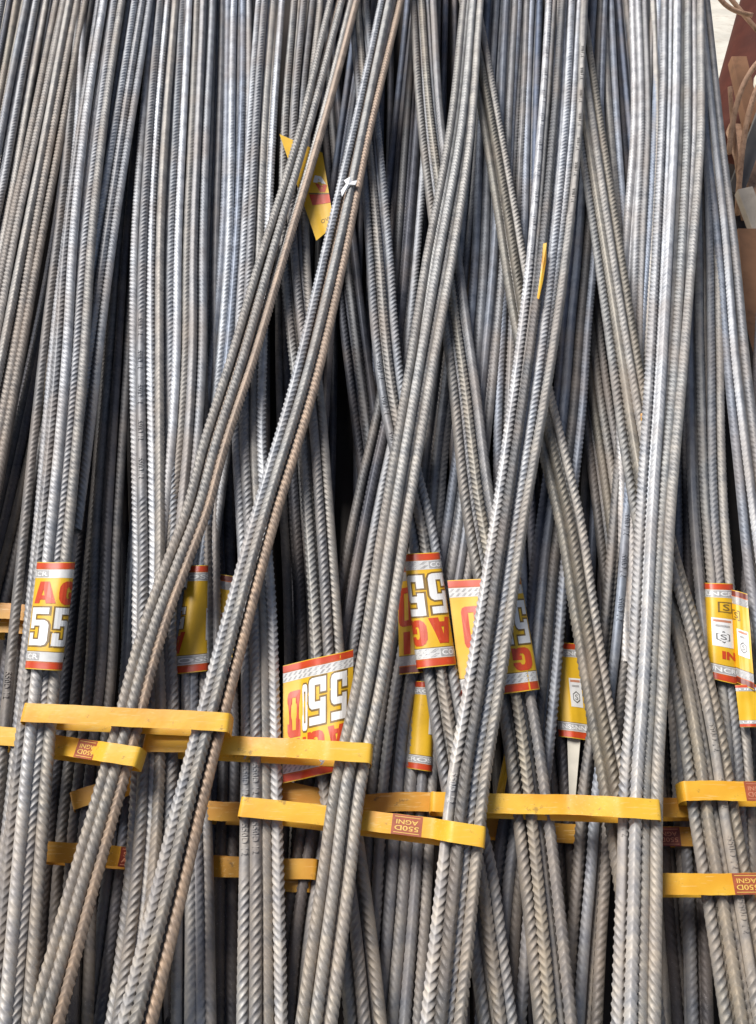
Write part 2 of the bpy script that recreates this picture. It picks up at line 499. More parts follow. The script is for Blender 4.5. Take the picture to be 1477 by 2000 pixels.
bundle('R4', 6.2, 2, ['bl', 'dk'], [(1330, 400), (1335, 1000), (1348, 1560), (1358, 1750), (1364, 2000)],
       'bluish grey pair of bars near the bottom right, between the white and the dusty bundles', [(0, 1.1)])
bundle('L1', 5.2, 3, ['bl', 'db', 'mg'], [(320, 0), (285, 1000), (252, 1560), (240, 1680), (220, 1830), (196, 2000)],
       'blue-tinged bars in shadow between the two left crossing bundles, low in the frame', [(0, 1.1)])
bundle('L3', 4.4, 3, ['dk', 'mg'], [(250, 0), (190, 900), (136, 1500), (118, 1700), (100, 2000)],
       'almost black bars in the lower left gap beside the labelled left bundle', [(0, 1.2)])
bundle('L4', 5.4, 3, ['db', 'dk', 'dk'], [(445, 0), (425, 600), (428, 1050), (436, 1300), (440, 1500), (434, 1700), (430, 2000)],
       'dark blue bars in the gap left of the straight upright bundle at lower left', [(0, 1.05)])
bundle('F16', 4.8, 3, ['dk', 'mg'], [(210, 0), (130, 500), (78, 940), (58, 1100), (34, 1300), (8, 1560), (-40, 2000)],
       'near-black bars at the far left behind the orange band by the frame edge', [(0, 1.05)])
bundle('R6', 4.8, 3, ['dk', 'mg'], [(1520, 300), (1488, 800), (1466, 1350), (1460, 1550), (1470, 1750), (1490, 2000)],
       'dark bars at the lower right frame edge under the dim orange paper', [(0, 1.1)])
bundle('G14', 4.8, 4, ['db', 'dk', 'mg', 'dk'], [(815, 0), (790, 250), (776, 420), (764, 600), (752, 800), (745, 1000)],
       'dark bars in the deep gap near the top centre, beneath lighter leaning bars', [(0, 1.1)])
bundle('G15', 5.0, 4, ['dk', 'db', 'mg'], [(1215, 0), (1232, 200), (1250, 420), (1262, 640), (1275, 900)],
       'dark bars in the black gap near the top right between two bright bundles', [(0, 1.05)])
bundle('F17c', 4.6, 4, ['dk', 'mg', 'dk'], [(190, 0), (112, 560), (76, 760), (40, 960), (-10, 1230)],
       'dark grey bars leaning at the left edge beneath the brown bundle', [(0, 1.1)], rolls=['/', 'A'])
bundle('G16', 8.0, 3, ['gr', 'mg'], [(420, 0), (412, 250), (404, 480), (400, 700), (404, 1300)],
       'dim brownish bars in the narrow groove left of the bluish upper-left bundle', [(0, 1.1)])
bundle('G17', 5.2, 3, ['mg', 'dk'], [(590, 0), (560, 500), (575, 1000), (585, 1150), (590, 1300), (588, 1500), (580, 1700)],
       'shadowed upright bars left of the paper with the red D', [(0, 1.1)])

# ---- middle layer (h 8)
bundle('G3', 8.0, 3, ['mg', 'dk', 'gr', 'mg'], [(826, 0), (802, 380), (785, 600), (760, 800), (728, 950), (700, 1090), (676, 1220), (648, 1400), (618, 1600), (586, 1800), (566, 2000)],
       'long dim bundle leaning from top centre to bottom, behind the middle rope-ribbed bars', [(0, 1.35), (600, 1.15), (1000, 1.05)], rolls=['/', 'A', '\\', '/'])
bundle('G5', 8.0, 4, ['bl', 'gr', 'bl', 'gr'], [(978, 0), (965, 260), (956, 480), (938, 720), (914, 950), (884, 1150), (848, 1300), (824, 1420), (812, 1550), (802, 1700), (778, 2000)],
       'grey bundle leaning left behind the crossing, with the half-hidden yellow paper low on it', [(0, 1.4), (480, 1.2), (1000, 1.0), (2000, 1.0)], rolls=['/', '/', 'A'])
bundle('G5b', 7.6, 4, ['bl', 'gr', 'bl', 'db'], [(1034, 0), (1026, 200), (1018, 400), (1008, 620), (1000, 850), (1010, 1200)],
       'blue-grey bars at top centre right, tucked left of the bright marked bundle', [(0, 1.15)], rolls=['\\', 'V', '/'])
bundle('G6', 7.6, 3, ['mg', 'gr', 'mg'], [(936, 0), (925, 150), (874, 720), (852, 900), (836, 1050), (802, 1200), (778, 1330), (762, 1450), (750, 1560), (742, 1700), (722, 2000)],
       'dark chevron-ribbed bundle just right of the middle rope-ribbed bars below the label', [(0, 1.1)], rolls=['/', 'V', '\\'])
bundle('G9', 8.0, 4, ['db', 'bl', 'mg', 'bl'], [(1165, 0), (1138, 480), (1122, 650), (1110, 800), (1092, 950), (1072, 1100), (1058, 1250), (1042, 1400), (1028, 1520), (1002, 1700), (976, 2000)],
       'bluish chevron bars behind the bright marked bundle, crossing under its right side', [(0, 1.0)], rolls=['V', 'A', '/', 'V'])
bundle('G10', 7.8, 3, ['mg', 'bl', 'mg', 'wm'], [(1290, 0), (1265, 450), (1222, 1000), (1206, 1200), (1184, 1400), (1164, 1550), (1154, 1700), (1142, 1850), (1132, 2000)],
       'brown-grey bundle with embossed bars rising between the two dusty slanting bundles', [(0, 1.1)], rolls=['V', '/', '\\'], zones={1: [(1000, 1290)]})
bundle('F14', 8.0, 4, ['bl', 'lt', 'bl', 'gr'], [(466, 0), (462, 260), (455, 480), (438, 700), (408, 950), (380, 1180), (372, 1330), (374, 1480), (380, 1700), (382, 2000)],
       'silvery blue bundle at upper left, passing under the left crossing bars', [(0, 1.05), (480, 1.05), (1000, .95)], rolls=['/', '\\', 'V', '/'])
bundle('F15', 7.6, 3, ['mg', 'dk', 'mg'], [(290, 0), (246, 520), (234, 700), (213, 1000), (195, 1350), (178, 1500), (163, 1650), (146, 2000)],
       'dark bundle in shadow between the labelled left bundle and the wide silvery one', [(0, 1.1)], rolls=['\\', '/', '/'])
bundle('F17b', 7.0, 4, ['mg', 'dk', 'ol'], [(220, 0), (150, 400), (112, 600), (70, 800), (30, 980), (-30, 1230)],
       'dark brown-grey bars sloping out at the left edge, right of the brown bundle', [(0, 1.05)], rolls=['/', '/', 'A'])
bundle('F5b', 8.0, 5, ['lt', 'lt', 'gr', 'wm'], [(1258, 0), (1266, 260), (1256, 480), (1248, 700), (1250, 900), (1262, 1300)],
       'pale grey bundle at top right, left neighbour of the white bundle', [(0, 1.02)], rolls=['/', '\\', 'V', 'A'])
bundle('G8', 7.0, 4, ['bl', 'gr', 'wm', 'bl'], [(1172, 0), (1182, 240), (1198, 450), (1222, 650), (1244, 850), (1275, 1250)],
       'grey-blue bars near the top right behind the dusty slanting bundle', [(0, 1.05)], rolls=['/', '\\', '\\'])
bundle('R1', 8.0, 4, ['gr', 'wm', 'gr', 'wm'], [(1362, 0), (1368, 260), (1374, 500), (1376, 700), (1384, 1000), (1396, 1150), (1414, 1330), (1426, 1450), (1434, 1600), (1442, 1800), (1452, 2000)],
       'warm grey bundle right of the white one, wearing the yellow sleeve with white panels', [(0, 1.0), (260, 1.0), (700, 1.15), (1000, 1.1), (1330, 1.0)], rolls=['A', 'V', '\\', '/'])
bundle('R2', 8.4, 3, ['bl', 'lt', 'gr'], [(1366, 0), (1392, 260), (1416, 480), (1434, 700), (1462, 950), (1482, 1120), (1530, 1400), (1580, 1800)],
       'outermost bluish bundle at the right edge against the scrap', [(0, .95), (500, 1.0), (1000, 1.05)], rolls=['/', 'F', '/'] if 'F' in ROLL else ['/', 'A', '/'])
bundle('F18', 8.0, 4, ['du', 'gr', 'gr', 'wm'], [(62, 0), (30, 180), (-2, 360), (-40, 540), (-90, 800)],
       'fanned bars cutting the top left corner', [(0, 1.5)], rolls=['/', '/', '\\'])
bundle('F18c', 5.4, 5, ['mg', 'gr', 'dk'], [(24, 0), (-14, 200), (-80, 450)],
       'grey bars filling the extreme top left corner behind the fanned ones', [(0, 1.3)], rolls=['/', '\\'])
bundle('F18b', 6.0, 4, ['mg', 'gr', 'dk'], [(98, 0), (58, 240), (14, 460), (-30, 640), (-90, 900)],
       'dark teal-grey bars at top left under the brown bundle', [(0, 1.1)], rolls=['/', '/', '/'])

# ---- upper layer (h 10.5)
bundle('F17', 10.2, 5, ['br', 'br', 'wm', 'br'], [(140, 0), (92, 260), (48, 480), (8, 700), (-30, 900), (-80, 1150)],
       'brown rust-dusted bundle curving out at the upper left edge', [(0, 1.15), (480, 1.1), (1000, 1.05)], rolls=['/', '/', 'A'])
bundle('F13', 10.4, 5, ['lt', 'gr', 'lt', 'wm', 'gr'], [(328, 0), (310, 260), (299, 480), (297, 700), (300, 920), (302, 1080), (300, 1250), (304, 1400), (300, 1520), (288, 1700), (268, 1880), (250, 2000)],
       'wide silvery upright bundle at left that narrows down behind the left crossing bars',
       [(0, 1.2), (260, 1.22), (480, 1.2), (700, 1.12), (920, .95), (1250, .72), (2000, .7)], rolls=['/', '\\', 'V', 'A', '\\'], zig=.28, zones={1: [(620, 980)]})
bundle('F11', 10.2, 4, ['lt', 'gr', 'wm', 'lt'], [(528, 0), (512, 250), (500, 480), (490, 680), (487, 850), (494, 1000), (505, 1200), (508, 1400), (508, 1600), (509, 2000)],
       'straight upright bundle at lower left, second upright from the labelled left bundle', [(0, 1.1), (700, 1.0), (1000, .9), (2000, .98)], rolls=['\\', '\\', 'A', 'V'], zig=.15, zones={0: [(1480, 1720)], 1: [(1480, 1700)]})
bundle('F10', 10.2, 3, ['wm', 'gr', 'wm'], [(597, 0), (578, 230), (575, 450), (588, 640), (606, 790), (622, 1000), (636, 1200), (648, 1400), (656, 1520), (674, 1650), (698, 1850), (712, 2000)],
       'warm grey bundle wrapped by the upside-down paper with a red D', [(0, 2.0), (300, 1.6), (640, 1.2), (1000, 1.2)], rolls=['V', '\\', '/'])
bundle('F9', 10.4, 3, ['gr', 'wm', 'gr'], [(700, 0), (722, 260), (742, 500), (754, 660), (772, 800), (800, 930), (826, 1050), (843, 1200), (860, 1320), (880, 1450), (902, 1570), (930, 1690), (952, 1850), (972, 2000)],
       'grey bundle held by the tightly rolled upside-down sleeve near the centre', [(0, 1.3), (500, 1.25), (930, .95), (1200, 1.1), (2000, 1.1)], rolls=['\\', 'V', '\\'], zones={0: [(700, 960)]})
bundle('F8', 10.4, 3, ['wm', 'du', 'gr'], [(826, 0), (842, 240), (864, 420), (886, 590), (908, 750), (938, 1000), (975, 1200), (1012, 1400), (1038, 1600), (1060, 1800), (1080, 2000)],
       'dusty bundle slanting down to the right through the big upside-down paper label', [(0, 1.6), (240, 1.35), (750, 1.25), (1400, 1.2), (2000, 1.15)], rolls=['\\', 'V', 'A'], rows=2)
bundle('F7', 10.4, 3, ['du', 'ol', 'wm'], [(915, 0), (962, 260), (990, 420), (1020, 600), (1052, 760), (1086, 900), (1110, 1000), (1142, 1200), (1174, 1400), (1197, 1530), (1222, 1680), (1246, 1850), (1262, 2000)],
       'dusty olive bundle crossing down to the right beneath the bright marked bundle', [(0, 1.05), (1000, 1.15), (1500, 1.0)], rolls=['A', '\\', '\\'])
bundle('F6', 10.4, 4, ['wm', 'du', 'wm', 'du'], [(1115, 0), (1152, 260), (1186, 480), (1220, 700), (1252, 900), (1288, 1080), (1334, 1250), (1374, 1450), (1396, 1600), (1430, 1800), (1462, 2000)],
       'dusty smooth-looking bundle passing under the white bundle and out to the lower right', [(0, .95), (480, 1.0), (1250, .98), (1600, 1.1), (2000, 1.15)], rolls=['\\', 'A', 'A', '\\'], zones={2: [(1400, 1900)]}, pitch=.72)
bundle('F19', 10.0, 2, ['mg', 'gr'], [(160, 0), (142, 300), (100, 650), (50, 1150), (30, 1350), (10, 1550), (-14, 1750), (-50, 2000)],
       'pair of grey bars along the left edge beside the labelled left bundle', [(0, 1.0)], rows=1, rolls=['\\', '/'], zones={0: [(1300, 1450)]})

bundle('F13c', 10.0, 5, ['gr', 'lt', 'wm', 'gr'], [(386, 0), (374, 260), (367, 480), (364, 700), (352, 880), (338, 1010), (322, 1150)],
       'grey bundle pressed against the right side of the wide silvery upright bundle', [(0, 1.02), (1000, .95)], rolls=['V', '/', '\\', 'A', '/'], zig=.15)
bundle('F12c', 11.6, 4, ['gr', 'lt', 'gr'], [(272, 0), (231, 260), (197, 480), (173, 650), (148, 850), (122, 1040)],
       'grey bundle on the right flank of the leftmost front bundle, slipping beneath it', [(0, 1.05)], rolls=['/', '\\', 'V'], zig=.1)
bundle('F13b', 8.6, 5, ['gr', 'bl', 'mg'], [(350, 0), (332, 260), (322, 480), (316, 700), (309, 900), (300, 1090)],
       'second tier of grey bars showing through the gaps of the wide silvery bundle', [(0, 1.5), (700, 1.35), (900, 1.0), (1090, .72)], rolls=['\\', '/', 'A'])
bundle('F12b', 10.8, 4, ['gr', 'bl', 'mg'], [(244, 0), (206, 260), (178, 480), (158, 700), (124, 1000), (108, 1120), (92, 1290)],
       'second tier of dark grey bars showing below the leftmost front bundle', [(0, 1.9), (260, 1.6), (480, 1.3), (1000, 1.0)], rolls=['/', '\\', '/'])
# ---- front layer (h 13)
bundle('F12', 13.0, 4, ['gr', 'lt', 'gr', 'wm'], [(216, 0), (180, 260), (155, 480), (140, 700), (114, 1000), (104, 1100), (84, 1320), (68, 1480), (24, 2000)],
       'leftmost front bundle, wearing the upright sleeve with AG and white fives',
       [(0, 1.3), (260, 1.25), (480, 1.15), (1000, .98), (1320, .82), (2000, .82)], zig=.26, rolls=['V', '/', '\\', '/'])
bundle('F1', 13.0, 3, ['rp', 'rp', 'ru'], [(671, 0), (606, 260), (533, 508), (476, 705), (420, 880), (388, 1000), (350, 1101), (313, 1200), (281, 1305), (257, 1400), (230, 1500), (160, 1745), (90, 2000)],
       'left front crossing bundle with one rusty brown bar, ending at bottom left',
       [(0, 1.75), (260, 1.4), (508, 1.35), (800, 1.1), (1000, 1.0)], rolls=['/', '/', 'A'], arch=.2)
bundle('F2', 13.2, 3, ['lt', 'rp', 'ru'], [(762, 0), (706, 260), (655, 508), (598, 750), (523, 1000), (416, 1400), (390, 1500), (330, 1750), (268, 2000)],
       'second front crossing bundle, with a white plastic scrap and a reddish right bar',
       [(0, 1.35), (260, 1.1), (508, 1.2), (1000, 1.0), (2000, 1.0)], rolls=['V', 'A', '/'])
bundle('F3', 13.0, 3, ['rp', 'rp', 'rp'], [(922, 0), (898, 260), (858, 508), (826, 700), (774, 1000), (706, 1400), (684, 1500), (652, 1740), (618, 2000)],
       'middle front bundle of three clean rope-ribbed bars',
       [(0, 1.35), (508, 1.4), (700, 1.15), (1400, 1.0), (2000, 1.12)], rolls=['/', '/', '/'])
bundle('F4', 13.0, 4, ['wh', 'mg', 'lt', 'rp'], [(1106, 0), (1092, 260), (1068, 508), (1043, 700), (998, 1000), (938, 1400), (921, 1500), (894, 1740), (866, 2000)],
       'bright front bundle right of centre with smooth embossed bars',
       [(0, 1.85), (260, 1.7), (508, 1.3), (1000, .85), (2000, .75)], rolls=['V', 'V', '\\', 'A'], zig=.28, zones={0: [(90, 520), (1500, 1680)], 3: [(90, 420)]})
bundle('F5', 13.0, 4, ['lt', 'wh', 'rp', 'rp'], [(1333, 0), (1330, 260), (1317, 500), (1304, 700), (1280, 1000), (1258, 1400), (1251, 1500), (1245, 1750), (1239, 2000)],
       'white gleaming front bundle at right with two pinkish bars on its right side',
       [(0, 1.7), (260, 1.6), (500, 1.3), (1000, 1.0), (1400, .85), (2000, .8)], rolls=['V', 'A', '/', '/'], zig=.2, zones={0: [(1560, 1760)]})


def cut_u(V, F, k):
    """cut a flat mesh along k vertical lines so that it can bend"""
    bm = bmesh.new()
    vs = [bm.verts.new((v[0], v[1], 0)) for v in V]
    for f in F:
        try: bm.faces.new([vs[i] for i in f])
        except ValueError: pass
    for i in range(1, k):
        bmesh.ops.bisect_plane(bm, geom=bm.verts[:] + bm.edges[:] + bm.faces[:], plane_co=(i / k, 0, 0), plane_no=(1, 0, 0))
    bm.verts.index_update()
    V2 = np.array([v.co[:2] for v in bm.verts]); F2 = [tuple(v.index for v in f.verts) for f in bm.faces]
    bm.free(); return V2, F2


def grid(nu, nv):
    u, v = np.meshgrid(np.linspace(0, 1, nu), np.linspace(0, 1, nv))
    i = np.arange(nv - 1)[:, None] * nu + np.arange(nu - 1)[None]
    F = np.stack([i, i + nu, i + nu + 1, i + 1], -1).reshape(-1, 4)
    return np.stack([u.ravel(), v.ravel()], -1), [tuple(int(q) for q in f) for f in F]



BLOCK = {
 '5': ([(.03,1),(.97,1),(.97,.83),(.37,.83),(.37,.67),(.82,.67),(.95,.62),(1,.54),(1,.12),(.94,.03),(.80,0),(0,0),(0,.33),(.33,.33),(.33,.16),(.65,.16),(.65,.52),(.33,.52),(.33,.45),(.03,.45)], []),
 '0': ([(.2,0),(.06,.04),(0,.12),(0,.88),(.06,.96),(.2,1),(.8,1),(.94,.96),(1,.88),(1,.12),(.94,.04),(.8,0)], [[(.36,.16),(.64,.16),(.64,.84),(.36,.84)]]),
 'D': ([(0,0),(0,1),(.78,1),(.93,.96),(1,.87),(1,.13),(.93,.04),(.78,0)], [[(.36,.15),(.64,.15),(.64,.85),(.36,.85)]]),
 'A': ([(0,0),(.28,1),(.72,1),(1,0),(.66,0),(.62,.17),(.38,.17),(.34,0)], [[(.43,.36),(.57,.36),(.5,.66)]]),
 'G': ([(.3,0),(.12,.08),(.02,.24),(0,.5),(.02,.76),(.12,.92),(.3,1),(.7,1),(.88,.92),(1,.74),(1,.64),(.64,.64),(.58,.74),(.44,.74),(.38,.64),(.38,.36),(.44,.26),(.58,.26),(.63,.34),(.52,.34),(.52,.53),(1,.53),(1,0),(.8,0),(.76,.06),(.66,0)], []),
 'I': ([(0,0),(0,1),(1,1),(1,0)], []),
 'N': ([(0,0),(0,1),(.36,1),(.66,.5),(.66,1),(1,1),(1,0),(.66,0),(.34,.5),(.34,0)], []),
}


def poly_offset(P, d, ax=1., ay=1.):
    P = np.array(P, float); n = len(P)
    area = .5 * np.sum(P[:, 0] * np.roll(P[:, 1], -1) - np.roll(P[:, 0], -1) * P[:, 1])
    out = []
    for i in range(n):
        e0 = P[i] - P[i-1]; e1 = P[(i+1) % n] - P[i]
        n0 = np.array([e0[1], -e0[0]]) / np.linalg.norm(e0); n1 = np.array([e1[1], -e1[0]]) / np.linalg.norm(e1)
        b = n0 + n1; b /= max(np.linalg.norm(b), .3); b /= max(b @ n0, .5)
        out.append(P[i] + np.sign(area) * d * b * np.array([ax, ay]))
    return np.array(out)


def block_glyph(txt, grow):
    from mathutils.geometry import tessellate_polygon
    outer, holes = BLOCK[txt]
    loops = [poly_offset(outer, grow, 1, .55)] + [poly_offset(h, -grow, 1, .55) for h in holes]
    pts = np.concatenate(loops)
    F = tessellate_polygon([[Vector((x, y, 0)) for x, y in l] for l in loops])
    return pts, [tuple(f) for f in F]


class Sheet:
    """a bent paper sheet: photo corners, and a profile of (a, f, h): f runs left to right, h is the height over the pile's floor"""
    def __init__(s, corners, prof, crumple=.0, seed=0):
        s.c = [np.array(p, float) for p in corners]           # TL TR BL BR
        s.pa = np.array([p[0] for p in prof]); s.pf = np.array([p[1] for p in prof]); s.ph = np.array([p[2] for p in prof])
        s.cr = crumple; s.seed = seed
    def base(s, a, v):
        f = np.interp(a, s.pa, s.pf); h = np.interp(a, s.pa, s.ph)
        tl, tr, bl, br = s.c
        # height follows from the sheet's own axis: straight ruled surface between its top and bottom edges
        Pt = unproj(tl[0] + (tr[0] - tl[0]) * f, tl[1] + (tr[1] - tl[1]) * f, h)
        Pb = unproj(bl[0] + (br[0] - bl[0]) * f, bl[1] + (br[1] - bl[1]) * f, h)
        P = Pt + (Pb - Pt) * v[:, None]
        if s.cr:
            w = s.cr * (np.sin(a * 9 + v * 5 + s.seed) * .5 + np.sin(v * 14 + a * 3 + s.seed * 2) * .35 + np.sin(a * 23 + s.seed) * .15)
            P = P + N0 * (w * D)[:, None]
        return P
    def at(s, a, v, eps=0.):
        a = np.asarray(a, float); v = np.asarray(v, float)
        P = s.base(a, v)
        e = .004
        du = s.base(a + e, v) - s.base(a - e, v); dv = s.base(a, v + e) - s.base(a, v - e)
        n = np.cross(du, dv); n /= np.linalg.norm(n, axis=1)[:, None] + 1e-12
        # front of the sheet: left->right x top->bottom points into the pile, so turn it round
        return P - n * eps


def sleeve_prof(h, hw, a0=-.18, a1=1.18, n=33):
    th = np.linspace(a0, a1, n)
    out = []
    for t_ in th:
        x = math.cos(math.pi * t_); y = math.sin(math.pi * t_)
        sx = math.copysign(abs(x) ** .85, x); sy = math.copysign(abs(y) ** .7, y)
        out.append((t_, .5 - .5 * sx, h + hw * sy))
    return out


def smooth_prof(pts, n=41):
    pts = np.array(pts, float)
    a = np.linspace(pts[0, 0], pts[-1, 0], n)
    f = np.interp(a, pts[:, 0], pts[:, 1]); h = np.interp(a, pts[:, 0], pts[:, 2])
    k = np.array([1, 2, 3, 2, 1.]); k /= k.sum()
    fs = np.convolve(np.pad(f, 2, 'reflect', reflect_type='odd'), k, 'valid'); hs_ = np.convolve(np.pad(h, 2, 'reflect', reflect_type='odd'), k, 'valid')
    return list(zip(a, fs, hs_))


def sheet_part(name, sh, a0, a1, v0, v1, m, root, eps, nu=24, nv=8):
    g, F = grid(nu, nv)
    P = sh.at(a0 + (a1 - a0) * g[:, 0], v0 + (v1 - v0) * g[:, 1], eps)
    return meshobj(name, P, F, m, root, True)


def letter(sh, txt, a0, a1, v0, v1, m, root, eps=.00035, flip=False, off=.03, outline=None, name='printed_letter', k=6):
    def one(o_, e_, mm, nm, pad=0.):
        if txt in BLOCK and off >= .02:
            V, F = block_glyph(txt, .075 if pad else 0.); pad = 0.
        else:
            V, F, _ = glyph(txt, o_)
        V, F = cut_u(V, F, k)
        x, y = V[:, 0], 1 - V[:, 1]
        if flip: x, y = 1 - x, 1 - y
        A0, A1, B0, B1 = a0 - pad * (a1 - a0), a1 + pad * (a1 - a0), v0 - pad * .5 * (v1 - v0), v1 + pad * .5 * (v1 - v0)
        P = sh.at(A0 + (A1 - A0) * x, B0 + (B1 - B0) * y, e_)
        return meshobj(nm, P, F, mm, root)
    if outline is not None:
        one(off + .035, eps * .6, outline, 'letter_outline', .09)
    return one(off, eps, m, name)


def ridge_strokes(sh, a0, a1, v0, v1, m, root, eps, cnt, slant=.5, name='printed_bar_ribs'):
    """the row of slanted rib strokes printed on the grey band"""
    V, F = [], []
    w = (a1 - a0) / cnt
    for i in range(cnt):
        x = a0 + i * w
        for (q0, q1) in ((v0, (v0 + v1) / 2 - .004), ((v0 + v1) / 2 + .004, v1)):
            b_ = len(V)
            V += [(x, q1), (x + w * .42, q1), (x + w * (.42 + slant), q0), (x + w * slant, q0)]
            F.append((b_, b_ + 1, b_ + 2, b_ + 3))
    V = np.array(V)
    return meshobj(name, sh.at(V[:, 0], V[:, 1], eps), F, m, root)


def paper_label(key, corners, prof, label, a=(0, 1), crumple=.05, seed=0, dark_edges=False, bands=True, back=True,
                strokes=12, word=None, flip=False, hasred=True, group='printed yellow paper labels', wordspan=(.1, .95)):
    sh = Sheet(corners, prof, crumple, seed)
    a0, a1 = prof[0][0], prof[-1][0]
    org = sh.at(np.array([.5]), np.array([.5]))[0]
    root = thing('paper_label', org, label, 'paper label', group)
    g, F = grid(40, 14)
    P = sh.at(a0 + (a1 - a0) * g[:, 0], g[:, 1], 0.)
    n = len(P); Pb = sh.at(a0 + (a1 - a0) * g[:, 0], g[:, 1], -.00022)
    meshobj('paper_sheet', P, F, M_PAPER, root, True)
    meshobj('paper_back', Pb, [f[::-1] for f in F], M_PAPER_BACK, root, True)
    red = M_DKRED if dark_edges else M_RED
    if bands:
        i0, i1 = (a0, a1)
        for (va, vb, m_, nm) in ((.008, .062, red, 'red_stripe'), (.938, .992, red, 'red_stripe'),
                                 (.072, .155, M_LGREY if not dark_edges else M_GREY, 'grey_band'),
                                 (.845, .928, M_LGREY if not dark_edges else M_GREY, 'grey_band')):
            sheet_part(nm, sh, i0, i1, va, vb, m_, root, .00018)
        sheet_part('red_line', sh, i0, i1, .064, .070, M_RED, root, .00018, nv=2)
        sheet_part('red_line', sh, i0, i1, .930, .936, M_RED, root, .00018, nv=2)
        sheet_part('dark_line', sh, i0, i1, .838, .844, M_OUT, root, .00018, nv=2)
        for (va, vb) in ((.080, .147), (.853, .920)):
            if word:
                w0, w1 = wordspan
                letter(sh, word, w0, w1, va + .012, vb - .010, M_WHITE, root, .0004, flip, .02, None, 'printed_word', 10)
                ridge_strokes(sh, max(a0, -.1), w0 - .02, va, vb, M_GREY, root, .0003, max(2, int(strokes * (w0 + .1))))
                sheet_part('word_ground', sh, w0 - .02, w1 + .02, va, vb, M_GREY, root, .00028)
            else:
                ridge_strokes(sh, max(a0, -.1), min(a1, 1.1), va, vb, M_GREY, root, .0003, strokes)
    return root, sh


def info_box(sh, root, a0, a1, v0, v1):
    """the white panel with the small hexagon mark"""
    sheet_part('white_panel', sh, a0, a1, v0, v1, M_WHITE, root, .0003, 8, 4)
    h = v1 - v0; w = a1 - a0
    sheet_part('panel_stripe', sh, a0 + .1 * w, a1 - .1 * w, v0 + .06 * h, v0 + .14 * h, M_PATCHTXT2, root, .00045, 6, 2)
    sheet_part('panel_text', sh, a0 + .2 * w, a1 - .2 * w, v0 + .24 * h, v0 + .31 * h, M_GREY, root, .00045, 6, 2)
    V, F = [], []
    for i in range(6):
        for r_ in (1., .8):
            q = math.pi / 6 + i * math.pi / 3
            V.append((a0 + w * (.5 + .33 * r_ * math.cos(q)), v0 + h * (.66 + .21 * r_ * math.sin(q))))
    for i in range(6):
        j = (i + 1) % 6; F.append((2*i, 2*j, 2*j+1, 2*i+1))
    V = np.array(V); meshobj('hexagon_mark', sh.at(V[:, 0], V[:, 1], .00045), F, M_DGREY, root)
    letter(sh, 'S', a0 + .38 * w, a1 - .38 * w, v0 + .57 * h, v0 + .75 * h, M_DGREY, root, .00045, False, .0, None, 'printed_letter', 2)


def square_mark(sh, root, a0, a1, v0, v1):
    w, h = a1 - a0, v1 - v0
    for (x0, x1, y0, y1) in ((0, 1, 0, .1), (0, 1, .9, 1), (0, .1, .1, .9), (.9, 1, .1, .9)):
        sheet_part('square_mark', sh, a0 + x0 * w, a0 + x1 * w, v0 + y0 * h, v0 + y1 * h, M_OUT, root, .0003, 4, 3)
    letter(sh, 'S', a0 + .25 * w, a0 + .75 * w, v0 + .2 * h, v0 + .8 * h, M_OUT, root, .0003, False, .01, None, 'printed_letter', 2)


HF, HU = 13.0, 10.4
# 1: upright sleeve on the leftmost front bundle
r, sh = paper_label('A', [(73, 1098), (147, 1098), (49, 1306), (121, 1310)], sleeve_prof(HF, 1.62),
    'yellow sleeve reading AG over white 55, upright, on the leftmost front bundle', strokes=7, word='RCR', wordspan=(.05, .40), seed=1)
letter(sh, 'A', .16, .56, .19, .40, M_RED, r, off=.05)
letter(sh, 'G', .60, 1.0, .19, .41, M_RED, r, off=.05)
letter(sh, '5', .12, .50, .44, .79, M_WHITE, r, off=.05, outline=M_OUT)
letter(sh, '5', .56, .94, .44, .79, M_WHITE, r, off=.05, outline=M_OUT)

# 2: sleeve with its flap between the two left crossing bundles
r, sh = paper_label('B', [(366, 1104), (410, 1104), (334, 1318), (409, 1310)], sleeve_prof(8.0, 1.3),
    'yellow sleeve half hidden by the left crossing bundle, mostly blank with a white panel', strokes=4, word='ROSSI', wordspan=(.05, .95), seed=2)
info_box(sh, r, .76, 1.04, .42, .72)
letter(sh, '5', -.02, .30, .40, .60, M_WHITE, r, off=.05, outline=M_OUT, flip=True)
letter(sh, 'A', .02, .36, .63, .82, M_RED, r, off=.05, flip=True)
r, sh = paper_label('B2', [(404, 1118), (462, 1126), (400, 1310), (455, 1318)], smooth_prof([(0, 0, 7.2), (.3, .3, 7.4), (1, 1, 7.9)]),
    'dim loose flap of yellow paper between the sleeve and the second crossing bundle', dark_edges=True, strokes=8, seed=3)
square_mark(sh, r, .18, .52, .20, .32); info_box(sh, r, .22, .75, .40, .72)

# 3: the big label with the red D
r, sh = paper_label('C', [(553, 1300), (690, 1268), (553, 1530), (690, 1500)],
    smooth_prof([(0, 0, 10.2), (.28, .26, 10.5), (.40, .36, 11.1), (.52, .50, 11.65), (.8, .82, 11.75), (1.0, 1.0, 10.9)]),
    'creased upside-down yellow label with a tall red D, half covered by the middle front bundle', strokes=13, word=None, seed=4, crumple=.10)
letter(sh, 'D', .07, .27, .25, .645, M_RED, r, flip=True, off=.05)
letter(sh, '0', .30, .385, .215, .61, M_WHITE, r, flip=True, off=.02, outline=M_OUT)
letter(sh, '5', .405, .62, .175, .58, M_WHITE, r, flip=True, off=.05, outline=M_OUT)
letter(sh, '5', .68, .90, .175, .58, M_WHITE, r, flip=True, off=.05, outline=M_OUT)
letter(sh, 'I', .10, .17, .665, .835, M_RED, r, flip=True, off=.06)
letter(sh, 'N', .20, .36, .66, .83, M_RED, r, flip=True, off=.05)
letter(sh, 'G', .385, .60, .63, .83, M_RED, r, flip=True, off=.05)
